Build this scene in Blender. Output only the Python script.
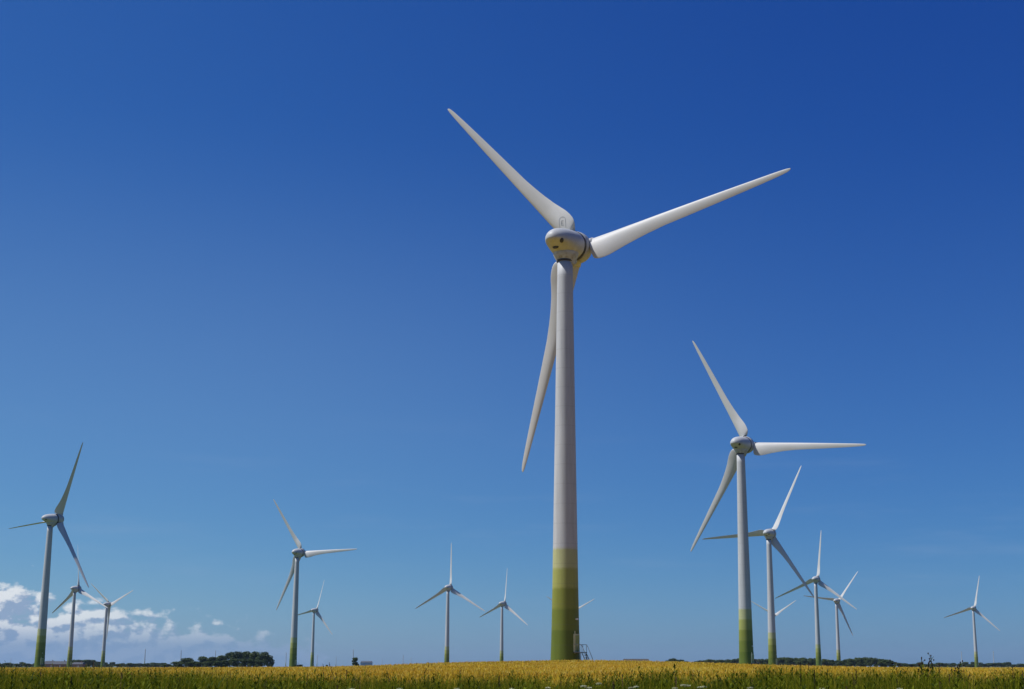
import bpy, bmesh, math, random
import mathutils.bvhtree as bvh
import numpy as np
from mathutils import Matrix, Vector
R = math.radians
random.seed(7); rng = np.random.default_rng(7)
scene = bpy.context.scene
COL = scene.collection
for o in list(bpy.data.objects): bpy.data.objects.remove(o)

# ------------------------------------------------------------------ camera
EYE = 1.6
F, PX, HZ = 1430.0, 560.0, 666.5          # focal length and principal column in pixels, horizon row
cam = bpy.data.cameras.new('camera'); cam.sensor_width = 36; cam.lens = F/1024*36
cam.shift_x = (512-PX)/1024; cam.clip_start = 0.1; cam.clip_end = 60000
co = bpy.data.objects.new('camera', cam); COL.objects.link(co)
co.location = (0, 0, EYE); co.rotation_euler = (R(90+12.69), 0, 0)
scene.camera = co

# ------------------------------------------------------------------ light
SUN_AZ, SUN_EL = R(-94), R(55)           # azimuth clockwise from +Y
sdir = Vector((math.sin(SUN_AZ)*math.cos(SUN_EL), math.cos(SUN_AZ)*math.cos(SUN_EL), math.sin(SUN_EL)))
sl = bpy.data.lights.new('sun', 'SUN'); sl.energy = 5.0; sl.angle = R(0.5); sl.color = (1.0, 0.97, 0.93)
so = bpy.data.objects.new('sun', sl); COL.objects.link(so)
so.rotation_euler = sdir.to_track_quat('Z', 'Y').to_euler(); so.location = (-60, -30, 120)
scene.view_settings.view_transform = 'Standard'; scene.view_settings.look = 'None'
scene.view_settings.exposure = 0.0; scene.view_settings.gamma = 1
scene.view_settings.use_curve_mapping = False

class NT:
    """tiny helper to write node trees"""
    def __init__(s, tree): s.t = tree
    def n(s, kind, **kw):
        nd = s.t.nodes.new(kind)
        for k, v in kw.items():
            if k.startswith('_'): setattr(nd, k[1:], v)
        return nd
    def link(s, a, b): s.t.links.new(a, b)
    def math(s, op, a, b=None, c=None, clamp=False):
        nd = s.t.nodes.new('ShaderNodeMath'); nd.operation = op; nd.use_clamp = clamp
        for i, v in enumerate((a, b, c)):
            if v is None: continue
            if isinstance(v, (int, float)): nd.inputs[i].default_value = v
            else: s.link(v, nd.inputs[i])
        return nd.outputs[0]
    def noise(s, vec, scale, detail=4, rough=.55, out=0):
        nd = s.t.nodes.new('ShaderNodeTexNoise'); nd.inputs['Scale'].default_value = scale
        nd.inputs['Detail'].default_value = detail; nd.inputs['Roughness'].default_value = rough
        if vec is not None: s.link(vec, nd.inputs['Vector'])
        return nd.outputs[out]
    def mix(s, fac, a, b, mode='MIX'):
        nd = s.t.nodes.new('ShaderNodeMix'); nd.data_type = 'RGBA'; nd.blend_type = mode
        for i, v in ((0, fac), (6, a), (7, b)):
            if isinstance(v, (int, float)): nd.inputs[i].default_value = v
            elif isinstance(v, tuple): nd.inputs[i].default_value = (*v[:3], 1)
            else: s.link(v, nd.inputs[i])
        return nd.outputs[2]
    def ramp(s, fac, stops, interp='LINEAR'):
        nd = s.t.nodes.new('ShaderNodeValToRGB'); cr = nd.color_ramp; cr.interpolation = interp
        while len(cr.elements) < len(stops): cr.elements.new(0.5)
        for e, (p, c) in zip(cr.elements, stops):
            e.position = p; e.color = (*c, 1) if len(c) == 3 else c
        s.link(fac, nd.inputs[0]); return nd.outputs[0]
    def mrange(s, v, a, b, c=0., d=1., smooth=False):
        nd = s.t.nodes.new('ShaderNodeMapRange'); nd.clamp = True
        if smooth: nd.interpolation_type = 'SMOOTHSTEP'
        s.link(v, nd.inputs[0])
        for i, x in enumerate((a, b, c, d)): nd.inputs[i+1].default_value = x
        return nd.outputs[0]

# ------------------------------------------------------------------ sky with its clouds
world = bpy.data.worlds.new('World'); scene.world = world; world.use_nodes = True
wt = world.node_tree; wt.nodes.clear(); W = NT(wt)
sky = wt.nodes.new('ShaderNodeTexSky'); sky.sky_type = 'NISHITA'; sky.sun_disc = False
sky.sun_elevation = SUN_EL; sky.sun_rotation = SUN_AZ % (2*math.pi)
sky.altitude = 0; sky.air_density = 0.7; sky.dust_density = 0.5; sky.ozone_density = 2.0
tc = wt.nodes.new('ShaderNodeTexCoord'); sx = wt.nodes.new('ShaderNodeSeparateXYZ'); W.link(tc.outputs['Generated'], sx.inputs[0])
az = W.math('MULTIPLY', W.math('ARCTAN2', sx.outputs[0], sx.outputs[1]), 57.2958)
el = W.math('MULTIPLY', W.math('ARCSINE', sx.outputs[2]), 57.2958)
ssep = wt.nodes.new('ShaderNodeSeparateColor'); W.link(sky.outputs[0], ssep.inputs[0])
scmb = wt.nodes.new('ShaderNodeCombineColor')       # polarised, contrasty blue: one response curve per channel
for ch, (gexp, gain) in enumerate(((1.60, -.47), (1.209, -.346), (.687, -.284))):
    v = W.math('POWER', W.math('MULTIPLY', ssep.outputs[ch], .1), gexp)
    W.link(W.math('MULTIPLY', W.math('MULTIPLY', v, math.exp(gain)*10), W.mrange(az, -22, 18, (1.16, 1.08, 1.02)[ch], (.80, .86, .95)[ch], True)), scmb.inputs[ch])
def cloud_field(du, dv):
    cb = wt.nodes.new('ShaderNodeCombineXYZ')
    W.link(W.math('ADD', az, du), cb.inputs[0])
    W.link(W.math('MULTIPLY', W.math('ADD', el, dv), 1.55), cb.inputs[1]); cb.inputs[2].default_value = 3.7
    big = W.noise(cb.outputs[0], 0.55, 2, .5)
    fine = W.noise(cb.outputs[0], 1.55, 8, .52)
    return W.math('ADD', W.math('MULTIPLY', big, .55), W.math('MULTIPLY', fine, .55))
c0 = cloud_field(0, 0); c1 = cloud_field(-0.20, 0.22)
# where the clouds stand: low in the north-west, thinning to the right
topel = W.ramp(W.mrange(az, -25, -8), [(0.0, (.66,)*3), (.22, (.64,)*3), (.33, (.66,)*3), (.40, (.56,)*3), (.48, (.42,)*3), (.56, (.52,)*3), (.66, (.38,)*3), (.76, (.42,)*3), (.9, (.24,)*3), (1, (.02,)*3)])
rel = W.math('SUBTRACT', el, W.math('MULTIPLY', topel, 4.45))
band = W.mrange(rel, -1.5, 0.9, 0.25, -.15, False)
far_left = W.mrange(az, -60, -40, -.3, 0)
dens = W.math('ADD', W.math('ADD', c0, band), W.math('ADD', W.mrange(az, -17, -9, 0, -.12), far_left))
alpha = W.mrange(dens, .535, .67, 0, 1, True)
alpha = W.math('MULTIPLY', alpha, W.math('MULTIPLY', W.mrange(az, -20, -10, .95, .55), W.mrange(rel, 1.3, .6)))
relief = W.mrange(W.math('SUBTRACT', c0, c1), -0.075, 0.06, 0, 1, True)
low = W.mrange(el, 0.6, 1.9, 0.10, 1, True)
lit = W.math('MULTIPLY', W.math('ADD', W.math('MULTIPLY', relief, .85), .15), low)
ccol = W.mix(lit, (1.85, 3.0, 5.0), (7.6, 8.0, 8.4))
# thin high wisps
cw = wt.nodes.new('ShaderNodeCombineXYZ'); W.link(W.math('MULTIPLY', az, .07), cw.inputs[0]); W.link(W.math('MULTIPLY', el, .55), cw.inputs[1])
wisp = W.mrange(W.noise(cw.outputs[0], 1.3, 5, .6), .50, .78, 0, .16, True)
wisp = W.math('MULTIPLY', wisp, W.math('MULTIPLY', W.mrange(el, 1, 3), W.mrange(el, 10, 6)))
skyc = W.mix(wisp, scmb.outputs[0], (2.8, 3.9, 5.8))
veil = W.math('MULTIPLY', W.math('MULTIPLY', W.mrange(el, 3, 10, 0, .10, True), W.mrange(el, 22, 11, 0, 1, True)), W.mrange(az, -14, 14, 1, .25, True))
skyc = W.mix(veil, skyc, (3.5, 5.1, 6.3))
skyc = W.mix(alpha, skyc, ccol)
bg = wt.nodes.new('ShaderNodeBackground'); bg.inputs[1].default_value = 0.10
wo = wt.nodes.new('ShaderNodeOutputWorld'); W.link(skyc, bg.inputs[0]); W.link(bg.outputs[0], wo.inputs[0])

# ------------------------------------------------------------------ materials
def new_mat(name, rough=.6, spec=.5):
    m = bpy.data.materials.new(name); m.use_nodes = True
    b = m.node_tree.nodes['Principled BSDF']; b.inputs['Roughness'].default_value = rough
    b.inputs['Specular IOR Level'].default_value = spec
    return m, NT(m.node_tree), b
def noisy(name, c1, c2, scale=3., rough=.6, spec=.5, coord='Object', detail=5, stretch=(1, 1, 1), lo=.35, hi=.65, metal=0, bump=0):
    m, T, b = new_mat(name, rough, spec)
    t = T.n('ShaderNodeTexCoord'); mp = T.n('ShaderNodeMapping'); mp.inputs['Scale'].default_value = stretch
    T.link(t.outputs[coord], mp.inputs[0])
    v = T.noise(mp.outputs[0], scale, detail)
    T.link(T.mix(T.mrange(v, lo, hi), c1, c2), b.inputs['Base Color']); b.inputs['Metallic'].default_value = metal
    if bump:
        bp = T.n('ShaderNodeBump'); bp.inputs['Strength'].default_value = bump; T.link(v, bp.inputs['Height']); T.link(bp.outputs[0], b.inputs['Normal'])
    return m
M = {}
M['blade'] = noisy('blade_paint', (.57, .57, .56), (.49, .49, .47), .35, .5, .25, stretch=(1, 1, .25))
M['nacelle'] = noisy('nacelle_paint', (.66, .66, .65), (.55, .54, .51), .9, .38, .5)
M['dark'] = noisy('dark_rubber', (.025, .025, .028), (.05, .045, .04), 4, .6)
M['steel'] = noisy('galvanised_steel', (.10, .105, .11), (.17, .175, .18), 8, .6, .2)
M['green_door'] = noisy('door_paint', (.30, .36, .10), (.24, .30, .07), 3, .45)
M['pale_trim'] = noisy('pale_trim', (.55, .56, .35), (.45, .47, .28), 3, .5)
M['lens'] = noisy('lamp_glass', (.75, .75, .72), (.8, .8, .78), 2, .2)
M['red_lens'] = noisy('red_glass', (.30, .03, .02), (.36, .04, .03), 2, .2)
M['emblem'] = noisy('emblem_grey', (.26, .28, .30), (.31, .33, .35), 2, .5)
M['concrete'] = noisy('concrete', (.30, .29, .27), (.40, .39, .36), 2, .85)

# underside of the nacelle: oil and grime stains with a shape of their own
m, T, b = new_mat('nacelle_stained', .5, .3)
t = T.n('ShaderNodeTexCoord'); s = T.n('ShaderNodeSeparateXYZ'); T.link(t.outputs['Object'], s.inputs[0])
v = T.noise(t.outputs['Object'], .9, 5); v2 = T.noise(t.outputs['Object'], 1.7, 6, .65)
base = T.mix(T.mrange(v, .35, .65), (.46, .48, .49), (.40, .41, .42))
st = T.math('MULTIPLY', T.mrange(s.outputs[2], -.9, -2.4, 0, .75), T.mrange(v2, .47, .68))
T.link(T.mix(st, base, (.16, .12, .05)), b.inputs['Base Color'])
M['nacelle'] = m

# tower: white above, five green bands below
m, T, b = new_mat('tower_paint', .55, .25)
t = T.n('ShaderNodeTexCoord'); s = T.n('ShaderNodeSeparateXYZ'); T.link(t.outputs['Object'], s.inputs[0])
z = T.math('DIVIDE', T.math('ADD', s.outputs[2], T.math('MULTIPLY', T.math('SUBTRACT', T.noise(t.outputs['Object'], 2.5, 4), .5), .45)), 62.3)
g = [(.110, .150, .018), (.150, .185, .026), (.215, .240, .042), (.32, .34, .095), (.42, .435, .22)]
zz = [0, 5.0, 8.0, 10.9, 13.7, 16.5]
g.append((.47, .485, .50)); stops = [(0, g[0])]
for i in range(1, 6): stops += [(zz[i]/62.3-.0022, g[i-1]), (zz[i]/62.3+.0022, g[i])]
colr = T.ramp(z, stops)
mp = T.n('ShaderNodeMapping'); mp.inputs['Scale'].default_value = (1, 1, .08); T.link(t.outputs['Object'], mp.inputs[0])
streak = T.mrange(T.noise(mp.outputs[0], 1.6, 6, .62), .3, .72, .84, 1.05)
cm = T.n('ShaderNodeVectorMath', _operation='SCALE'); T.link(colr, cm.inputs[0]); T.link(streak, cm.inputs['Scale'])
seam = T.math('FRACT', T.math('DIVIDE', s.outputs[2], 2.86))
seamf = T.math('MULTIPLY', T.math('LESS_THAN', seam, .05), .12)
T.link(T.mix(seamf, cm.outputs[0], (.12, .12, .12)), b.inputs['Base Color'])
M['tower'] = m

def rnd_mat(name, stops, rough=.7, spec=.25, trans=0.0, patch=None):
    """colour varies from plant to plant through the face attribute rnd"""
    m, T, b = new_mat(name, rough, spec)
    a = T.n('ShaderNodeAttribute'); a.attribute_name = 'rnd'
    c = T.ramp(a.outputs['Fac'], stops)
    if patch:
        ge = T.n('ShaderNodeNewGeometry'); v = T.noise(ge.outputs['Position'], patch[0], 4, .6)
        c = T.mix(T.mrange(v, .40, .62, 0, patch[2]), c, patch[1])
        v = T.noise(ge.outputs['Position'], .35, 5, .7); c = T.mix(T.mrange(v, .50, .68, 0, .45), c, (.30, .27, .02))
        v = T.noise(ge.outputs['Position'], 1.1, 3, .6); c = T.mix(T.mrange(v, .52, .66, 0, .55), c, (.20, .13, .015))
    T.link(c, b.inputs['Base Color'])
    if trans:
        tr = T.n('ShaderNodeBsdfTranslucent'); T.link(c, tr.inputs[0]); mx = T.n('ShaderNodeMixShader'); mx.inputs[0].default_value = trans
        T.link(b.outputs[0], mx.inputs[1]); T.link(tr.outputs[0], mx.inputs[2]); T.link(mx.outputs[0], m.node_tree.nodes['Material Output'].inputs[0])
    return m
M['ear'] = rnd_mat('wheat_ear', [(0, (.10, .07, .006)), (.3, (.34, .23, .012)), (.6, (.47, .35, .035)), (.85, (.56, .46, .13)), (1, (.22, .24, .012))], .85, .06, .2, (.11, (.38, .19, .012), .6))
M['straw'] = rnd_mat('wheat_straw', [(0, (.30, .20, .03)), (.6, (.42, .28, .045)), (1, (.20, .20, .035))], .65, .3, .2)
M['grass'] = rnd_mat('verge_grass', [(0, (.030, .045, .002)), (.30, (.085, .11, .004)), (.62, (.18, .20, .006)), (.85, (.29, .26, .014)), (1, (.40, .30, .04))], .8, .06, .3)
M['leaf'] = rnd_mat('weed_leaf', [(0, (.022, .036, .002)), (.5, (.065, .090, .004)), (1, (.16, .18, .008))], .75, .08, .25)
M['dock'] = rnd_mat('dock_seed', [(0, (.035, .02, .012)), (1, (.12, .06, .030))], .7, .2)
M['floret'] = rnd_mat('white_floret', [(0, (.45, .46, .26)), (1, (.66, .66, .48))], .6, .2, .2)
M['stem'] = rnd_mat('weed_stem', [(0, (.05, .07, .02)), (1, (.12, .11, .04))], .7, .2)
M['crown'] = rnd_mat('tree_leaves', [(0, (.020, .036, .010)), (.5, (.050, .080, .016)), (1, (.11, .15, .030))], .6, .25, .15)
M['bark'] = noisy('bark', (.07, .055, .04), (.13, .10, .08), 3, .9, stretch=(1, 1, .2))
M['brick'] = noisy('brick_wall', (.34, .17, .13), (.27, .12, .09), 2, .85)
M['slate'] = noisy('slate_roof', (.045, .050, .065), (.07, .075, .09), 1.5, .7)
M['window'] = noisy('window_glass', (.03, .035, .045), (.05, .06, .07), 2, .15)
M['white_wood'] = noisy('white_wood', (.65, .65, .62), (.55, .55, .52), 2, .6)
M['hazewall'] = noisy('haze_blue_wall', (.22, .30, .46), (.28, .35, .50), .2, .6)  # blue of the distant air haze painted into the far building's wall colour
M['shedroof'] = noisy('dark_shed_roof', (.045, .04, .035), (.08, .07, .06), 2, .8)

# ------------------------------------------------------------------ helpers
def tag(o, label=None, cat=None, group=None, kind=None):
    if label: o['label'] = label
    if cat: o['category'] = cat
    if group: o['group'] = group
    if kind: o['kind'] = kind
    return o
def link_mesh(name, me, parent=None, mats=()):
    o = bpy.data.objects.new(name, me); COL.objects.link(o)
    for mt in mats: me.materials.append(mt)
    if parent: o.parent = parent
    return o
def empty(name, loc=(0, 0, 0), rz=0):
    o = bpy.data.objects.new(name, None); COL.objects.link(o); o.location = loc; o.rotation_euler = (0, 0, rz)
    o.empty_display_size = .5; return o
def from_bm(name, bm, mat, parent=None, smooth=True):
    me = bpy.data.meshes.new(name); bm.normal_update(); bm.to_mesh(me); bm.free()
    if smooth:
        me.polygons.foreach_set('use_smooth', [True]*len(me.polygons))
    return link_mesh(name, me, parent, [mat])
def np_mesh(name, V, Q, mats, rnd=None, mi=None, smooth=False):
    """mesh from numpy arrays of vertices and quads"""
    me = bpy.data.meshes.new(name); V = np.asarray(V, np.float32); Q = np.asarray(Q, np.int32)
    me.vertices.add(len(V)); me.vertices.foreach_set('co', V.ravel())
    k = Q.shape[1]
    me.loops.add(Q.size); me.loops.foreach_set('vertex_index', Q.ravel())
    me.polygons.add(len(Q)); me.polygons.foreach_set('loop_start', np.arange(0, Q.size, k, dtype=np.int32))
    me.polygons.foreach_set('loop_total', np.full(len(Q), k, np.int32))
    for mt in mats: me.materials.append(mt)
    if mi is not None: me.polygons.foreach_set('material_index', np.asarray(mi, np.int32))
    me.polygons.foreach_set('use_smooth', np.full(len(Q), smooth))
    me.update(calc_edges=True)
    if rnd is not None:
        a = me.attributes.new('rnd', 'FLOAT', 'FACE'); a.data.foreach_set('value', np.asarray(rnd, np.float32))
    return me
def loft(rings, closed_ends=True):
    bm = bmesh.new(); vr = [[bm.verts.new(p) for p in r] for r in rings]
    n = len(rings[0])
    for a, b2 in zip(vr[:-1], vr[1:]):
        for i in range(n): bm.faces.new((a[i], a[(i+1) % n], b2[(i+1) % n], b2[i]))
    if closed_ends:
        bm.faces.new(list(reversed(vr[0]))); bm.faces.new(vr[-1])
    bmesh.ops.recalc_face_normals(bm, faces=bm.faces)
    return bm
def ring(cx, cy, cz, rx, rz_, n=32, axis='Z'):
    out = []
    for i in range(n):
        a = 2*math.pi*i/n; c, s_ = math.cos(a), math.sin(a)
        out.append((cx+rx*c, cy+rz_*s_, cz) if axis == 'Z' else (cx+rx*c, cy, cz+rz_*s_))
    return out
def box_bm(bm, c, d, rot=None):
    r = bmesh.ops.create_cube(bm, size=1); mt = Matrix.Translation(c)
    if rot is not None: mt = mt @ rot
    mt = mt @ Matrix.Diagonal((*d, 1)); bmesh.ops.transform(bm, matrix=mt, verts=r['verts']); return bm
def tube_bm(bm, p, q, r, n=8, r2=None):
    p, q = Vector(p), Vector(q); d = q-p
    c = bmesh.ops.create_cone(bm, cap_ends=True, segments=n, radius1=r, radius2=r if r2 is None else r2, depth=d.length)
    bmesh.ops.transform(bm, matrix=Matrix.Translation((p+q)/2) @ d.to_track_quat('Z', 'Y').to_matrix().to_4x4(), verts=c['verts']); return bm
def smooth_np(x, a, b):
    t_ = np.clip((x-a)/(b-a), 0, 1); return t_*t_*(3-2*t_)
def ground_z(x, y):
    x = np.asarray(x, float); y = np.asarray(y, float)
    z_ = 0.5*smooth_np(y, 5, 13)
    z_ = z_ + .06*smooth_np(y, 30, 150)*(1-smooth_np(y, 240, 420))
    hx = np.array([-300, -76, -40, -31, -22, -15.5, -8, 0, 11, 19, 24.5, 30, 40, 63, 300.])
    hz = np.array([.50, .55, .58, .68, .92, 1.20, 1.46, 1.55, 1.50, 1.24, .97, .78, .62, .50, .45])-.56
    hill = (np.interp(x-2, hx, hz)+np.interp(x, hx, hz)+np.interp(x+2, hx, hz))/3
    z_ = z_ + hill*(.25*smooth_np(y, 45, 160)+.75*smooth_np(y, 105, 198))*(1-smooth_np(y, 225, 380))
    return z_
def at(px, D):                              # x of a thing that stands D metres out in the photo's column px
    return (px-PX)/F*D*0.976

# ------------------------------------------------------------------ ground
def grid_mesh(name, xs, ys, mats, zoff=0, bump=None):
    X, Y = np.meshgrid(xs, ys); Z = ground_z(X, Y)+zoff
    if bump is not None: Z = Z+bump(X, Y)
    V = np.stack([X.ravel(), Y.ravel(), Z.ravel()], 1); nx, ny = len(xs), len(ys)
    i, j = np.meshgrid(np.arange(nx-1), np.arange(ny-1)); a = (j*nx+i).ravel()
    return np_mesh(name, V, np.stack([a, a+1, a+1+nx, a+nx], 1), mats, smooth=True)
m, T, b = new_mat('ground_soil_and_fields', .9, .1)
ge = T.n('ShaderNodeNewGeometry'); sp = T.n('ShaderNodeSeparateXYZ'); T.link(ge.outputs['Position'], sp.inputs[0])
near = T.mix(T.mrange(T.noise(ge.outputs['Position'], .9, 6, .65), .35, .65), (.045, .055, .014), (.10, .085, .030))
mp = T.n('ShaderNodeMapping'); mp.inputs['Scale'].default_value = (.0021, .0048, .002); T.link(ge.outputs['Position'], mp.inputs[0])
vo = T.n('ShaderNodeTexVoronoi'); T.link(mp.outputs[0], vo.inputs['Vector']); vo.inputs['Scale'].default_value = 1
sv = T.n('ShaderNodeSeparateColor'); T.link(vo.outputs['Color'], sv.inputs[0])
fields = T.ramp(sv.outputs[0], [(0, (.09, .12, .03)), (.45, (.07, .10, .025)), (.5, (.20, .16, .06)), (.8, (.18, .15, .06)), (.82, (.12, .15, .04))], 'CONSTANT')
fields = T.mix(T.mrange(T.noise(ge.outputs['Position'], .05, 5, .6), .35, .65, 0, .35), fields, (.10, .11, .035))
T.link(T.mix(T.mrange(sp.outputs[1], 325, 345), near, fields), b.inputs['Base Color']); M['ground'] = m
xs = np.unique(np.concatenate([np.linspace(-150, 150, 101), np.array([-12000, -8000, -5000, -3000, -1800, -1000, -600, -400, -280, -200, 200, 280, 400, 600, 1000, 1800, 3000, 5000, 8000, 12000])]))
ys = np.unique(np.concatenate([np.linspace(0, 60, 61), np.linspace(60, 420, 91), np.array([-12000, -6000, -2500, -900, -300, -100, -30, 500, 700, 1000, 1600, 2600, 4000, 6000, 9000, 12000])]))
gr = link_mesh('ground', grid_mesh('ground', xs, ys, [M['ground']])); tag(gr, 'flat farmland rising to a low swell under the nearest turbine', 'ground', kind='structure')

# ------------------------------------------------------------------ vegetation in ribbons
def ribbons(B, az_, L, w, lean, bend, segs, taper='leaf'):
    """curved tapering ribbons; returns vertices, quads"""
    N = len(B); s_ = np.linspace(0, 1, segs+1)
    h = np.stack([np.cos(az_), np.sin(az_)], 1)
    side = np.stack([-np.sin(az_), np.cos(az_)], 1)
    V = np.zeros((N, segs+1, 2, 3))
    for k, t_ in enumerate(s_):
        off = L*(lean*t_+bend*t_*t_); up = L*np.sqrt(np.clip(1-(lean+bend*t_)**2*.8, .04, 1))*t_
        wk = {'leaf': 1-t_**1.6*.92, 'ear': math.sin(math.pi*min(1, t_*.86+.14))*.9+.1, 'leaf2': .25+math.sin(math.pi*t_*.9+.15)*.75, 'line': 1}[taper]*w/2
        c = B+np.stack([h[:, 0]*off, h[:, 1]*off, up], 1)
        V[:, k, 0, :] = c; V[:, k, 1, :] = c
        V[:, k, 0, :2] -= side*wk[:, None]; V[:, k, 1, :2] += side*wk[:, None]
    idx = np.arange(N)[:, None]*((segs+1)*2)+np.arange(segs)[None, :]*2
    Q = np.stack([idx, idx+1, idx+3, idx+2], 2).reshape(-1, 4)
    return V.reshape(-1, 3), Q
class Bag:
    def __init__(s): s.V, s.Q, s.R, s.M, s.n = [], [], [], [], 0
    def add(s, vq, rnd, mat, segs):
        V, Q = vq; s.V.append(V); s.Q.append(Q+s.n); s.n += len(V); s.R.append(np.repeat(rnd, segs)); s.M.append(np.full(len(Q), mat))
    def mesh(s, name, mats): return np_mesh(name, np.concatenate(s.V), np.concatenate(s.Q), mats, np.concatenate(s.R), np.concatenate(s.M))

# wheat: denser and finer near the verge, coarser towards the crest
LX0, LX1 = -.44, .37
def wheat():
    bag = Bag()
    for (y0, y1, dens, sc) in ((26.5, 36, 95, 1.0), (36, 50, 50, 1.1), (50, 75, 24, 1.35), (75, 110, 12, 1.8), (110, 160, 6, 2.4), (160, 230, 3.0, 3.2), (230, 330, .55, 4.0)):
        area = (LX1-LX0)*(y1*y1-y0*y0)/2; n = int(area*dens*.55)
        y = np.sqrt(rng.uniform(y0*y0, y1*y1, n)); x = y*rng.uniform(LX0, LX1, n)
        z = ground_z(x, y); patch = .05*np.sin(x*.31+1.3*np.sin(y*.11))+.04*np.sin(y*.23+x*.05)
        H = (.70+patch*.8+rng.normal(0, .045, n)); az0 = rng.normal(.4, .9, n)
        r = np.clip(rng.beta(2, 2, n)+patch*2.0, 0, 1)
        P = np.stack([x, y, z], 1); lean = rng.uniform(.02, .16, n)
        seg0 = H
        if y0 < 60: bag.add(ribbons(P, az0, seg0, np.full(n, .006*sc), lean, lean*.3, 2, 'line'), r, 1, 2)
        else:
            P2 = P.copy(); P2[:, 2] += H*.5; bag.add(ribbons(P2, az0, H*.5, np.full(n, .007*sc), lean, lean*.3, 1, 'line'), r, 1, 1)
        top = P.copy(); o_ = H*lean*1.3 if y0 < 60 else H*.5*lean*1.3
        top[:, 0] += np.cos(az0)*o_; top[:, 1] += np.sin(az0)*o_; top[:, 2] += H*.985
        eL = rng.uniform(.09, .14, n)*(1+(sc-1)*.35)
        for k in range(2):
            bag.add(ribbons(top, az0+k*math.pi/2+rng.normal(0, .2, n), eL, np.full(n, .020*sc), rng.uniform(.1, .5, n), rng.uniform(.1, .4, n), 2, 'ear'), r, 0, 2)
    return bag.mesh('wheat', [M['ear'], M['straw']])
wm = wheat()
# the mass of leaning straw below the ears: a rough closed canopy
m, T, b = new_mat('wheat_canopy', .9, .04)
ge = T.n('ShaderNodeNewGeometry'); v = T.noise(ge.outputs['Position'], 7.0, 7, .7); v2 = T.noise(ge.outputs['Position'], .13, 4, .6)
c = T.ramp(v, [(.30, (.08, .055, .006)), (.46, (.28, .18, .012)), (.60, (.46, .31, .022)), (.75, (.54, .38, .04))])
T.link(T.mix(T.mrange(v2, .42, .6, 0, .5), c, (.34, .17, .02)), b.inputs['Base Color'])
xs = np.linspace(-130, 112, 485); ys = np.concatenate([np.arange(29, 60, .35), np.arange(60, 120, .7), np.arange(120, 331, 1.6)])
def wb(X, Y):
    a = np.sin(X*.31+1.3*np.sin(Y*.11))*.04+np.sin(Y*.23+X*.05)*.03
    return a+rng.normal(0, .035, X.shape)
cm_ = grid_mesh('canopy', xs, ys, [m], .60, wb)
wo_ = link_mesh('wheat_field', wm); tag(wo_, 'ripe golden wheat field running up to the foot of the turbines', 'wheat', kind='stuff')
bmj = bmesh.new(); bmj.from_mesh(cm_)
wc = link_mesh('straw_mass', cm_, wo_); tag(wc, kind='stuff'); bmj.free()

# verge: tall grass and weeds in front of the wheat
ROW = [(-60, 667), (0, 667.5), (60, 668), (110, 668), (128, 667), (150, 669.5), (200, 670), (235, 673), (300, 675), (420, 676), (500, 674), (530, 674), (560, 680), (600, 677), (640, 674), (660, 671), (700, 677), (740, 672), (765, 668), (800, 668), (830, 669), (860, 672), (880, 669), (915, 667.5), (945, 672), (985, 674), (1010, 670), (1090, 671)]
rx_, ry_ = np.array([a[0] for a in ROW], float), np.array([a[1] for a in ROW], float)
def verge_height(x, y):
    px = PX+F*x/y; yt = np.interp(px, rx_, ry_)+1.3*np.sin(px*.13+2*np.sin(px*.041))+1.2*np.sin(px*.31+1.7)*np.sin(px*.052)-1.6*np.maximum(0, np.sin(px*.067+.8))**3
    row = yt+((28-np.minimum(y, 28))/(28-11.5))**1.4*15
    return (EYE-(row-1.5-HZ)/F*y)-ground_z(x, y)
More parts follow.
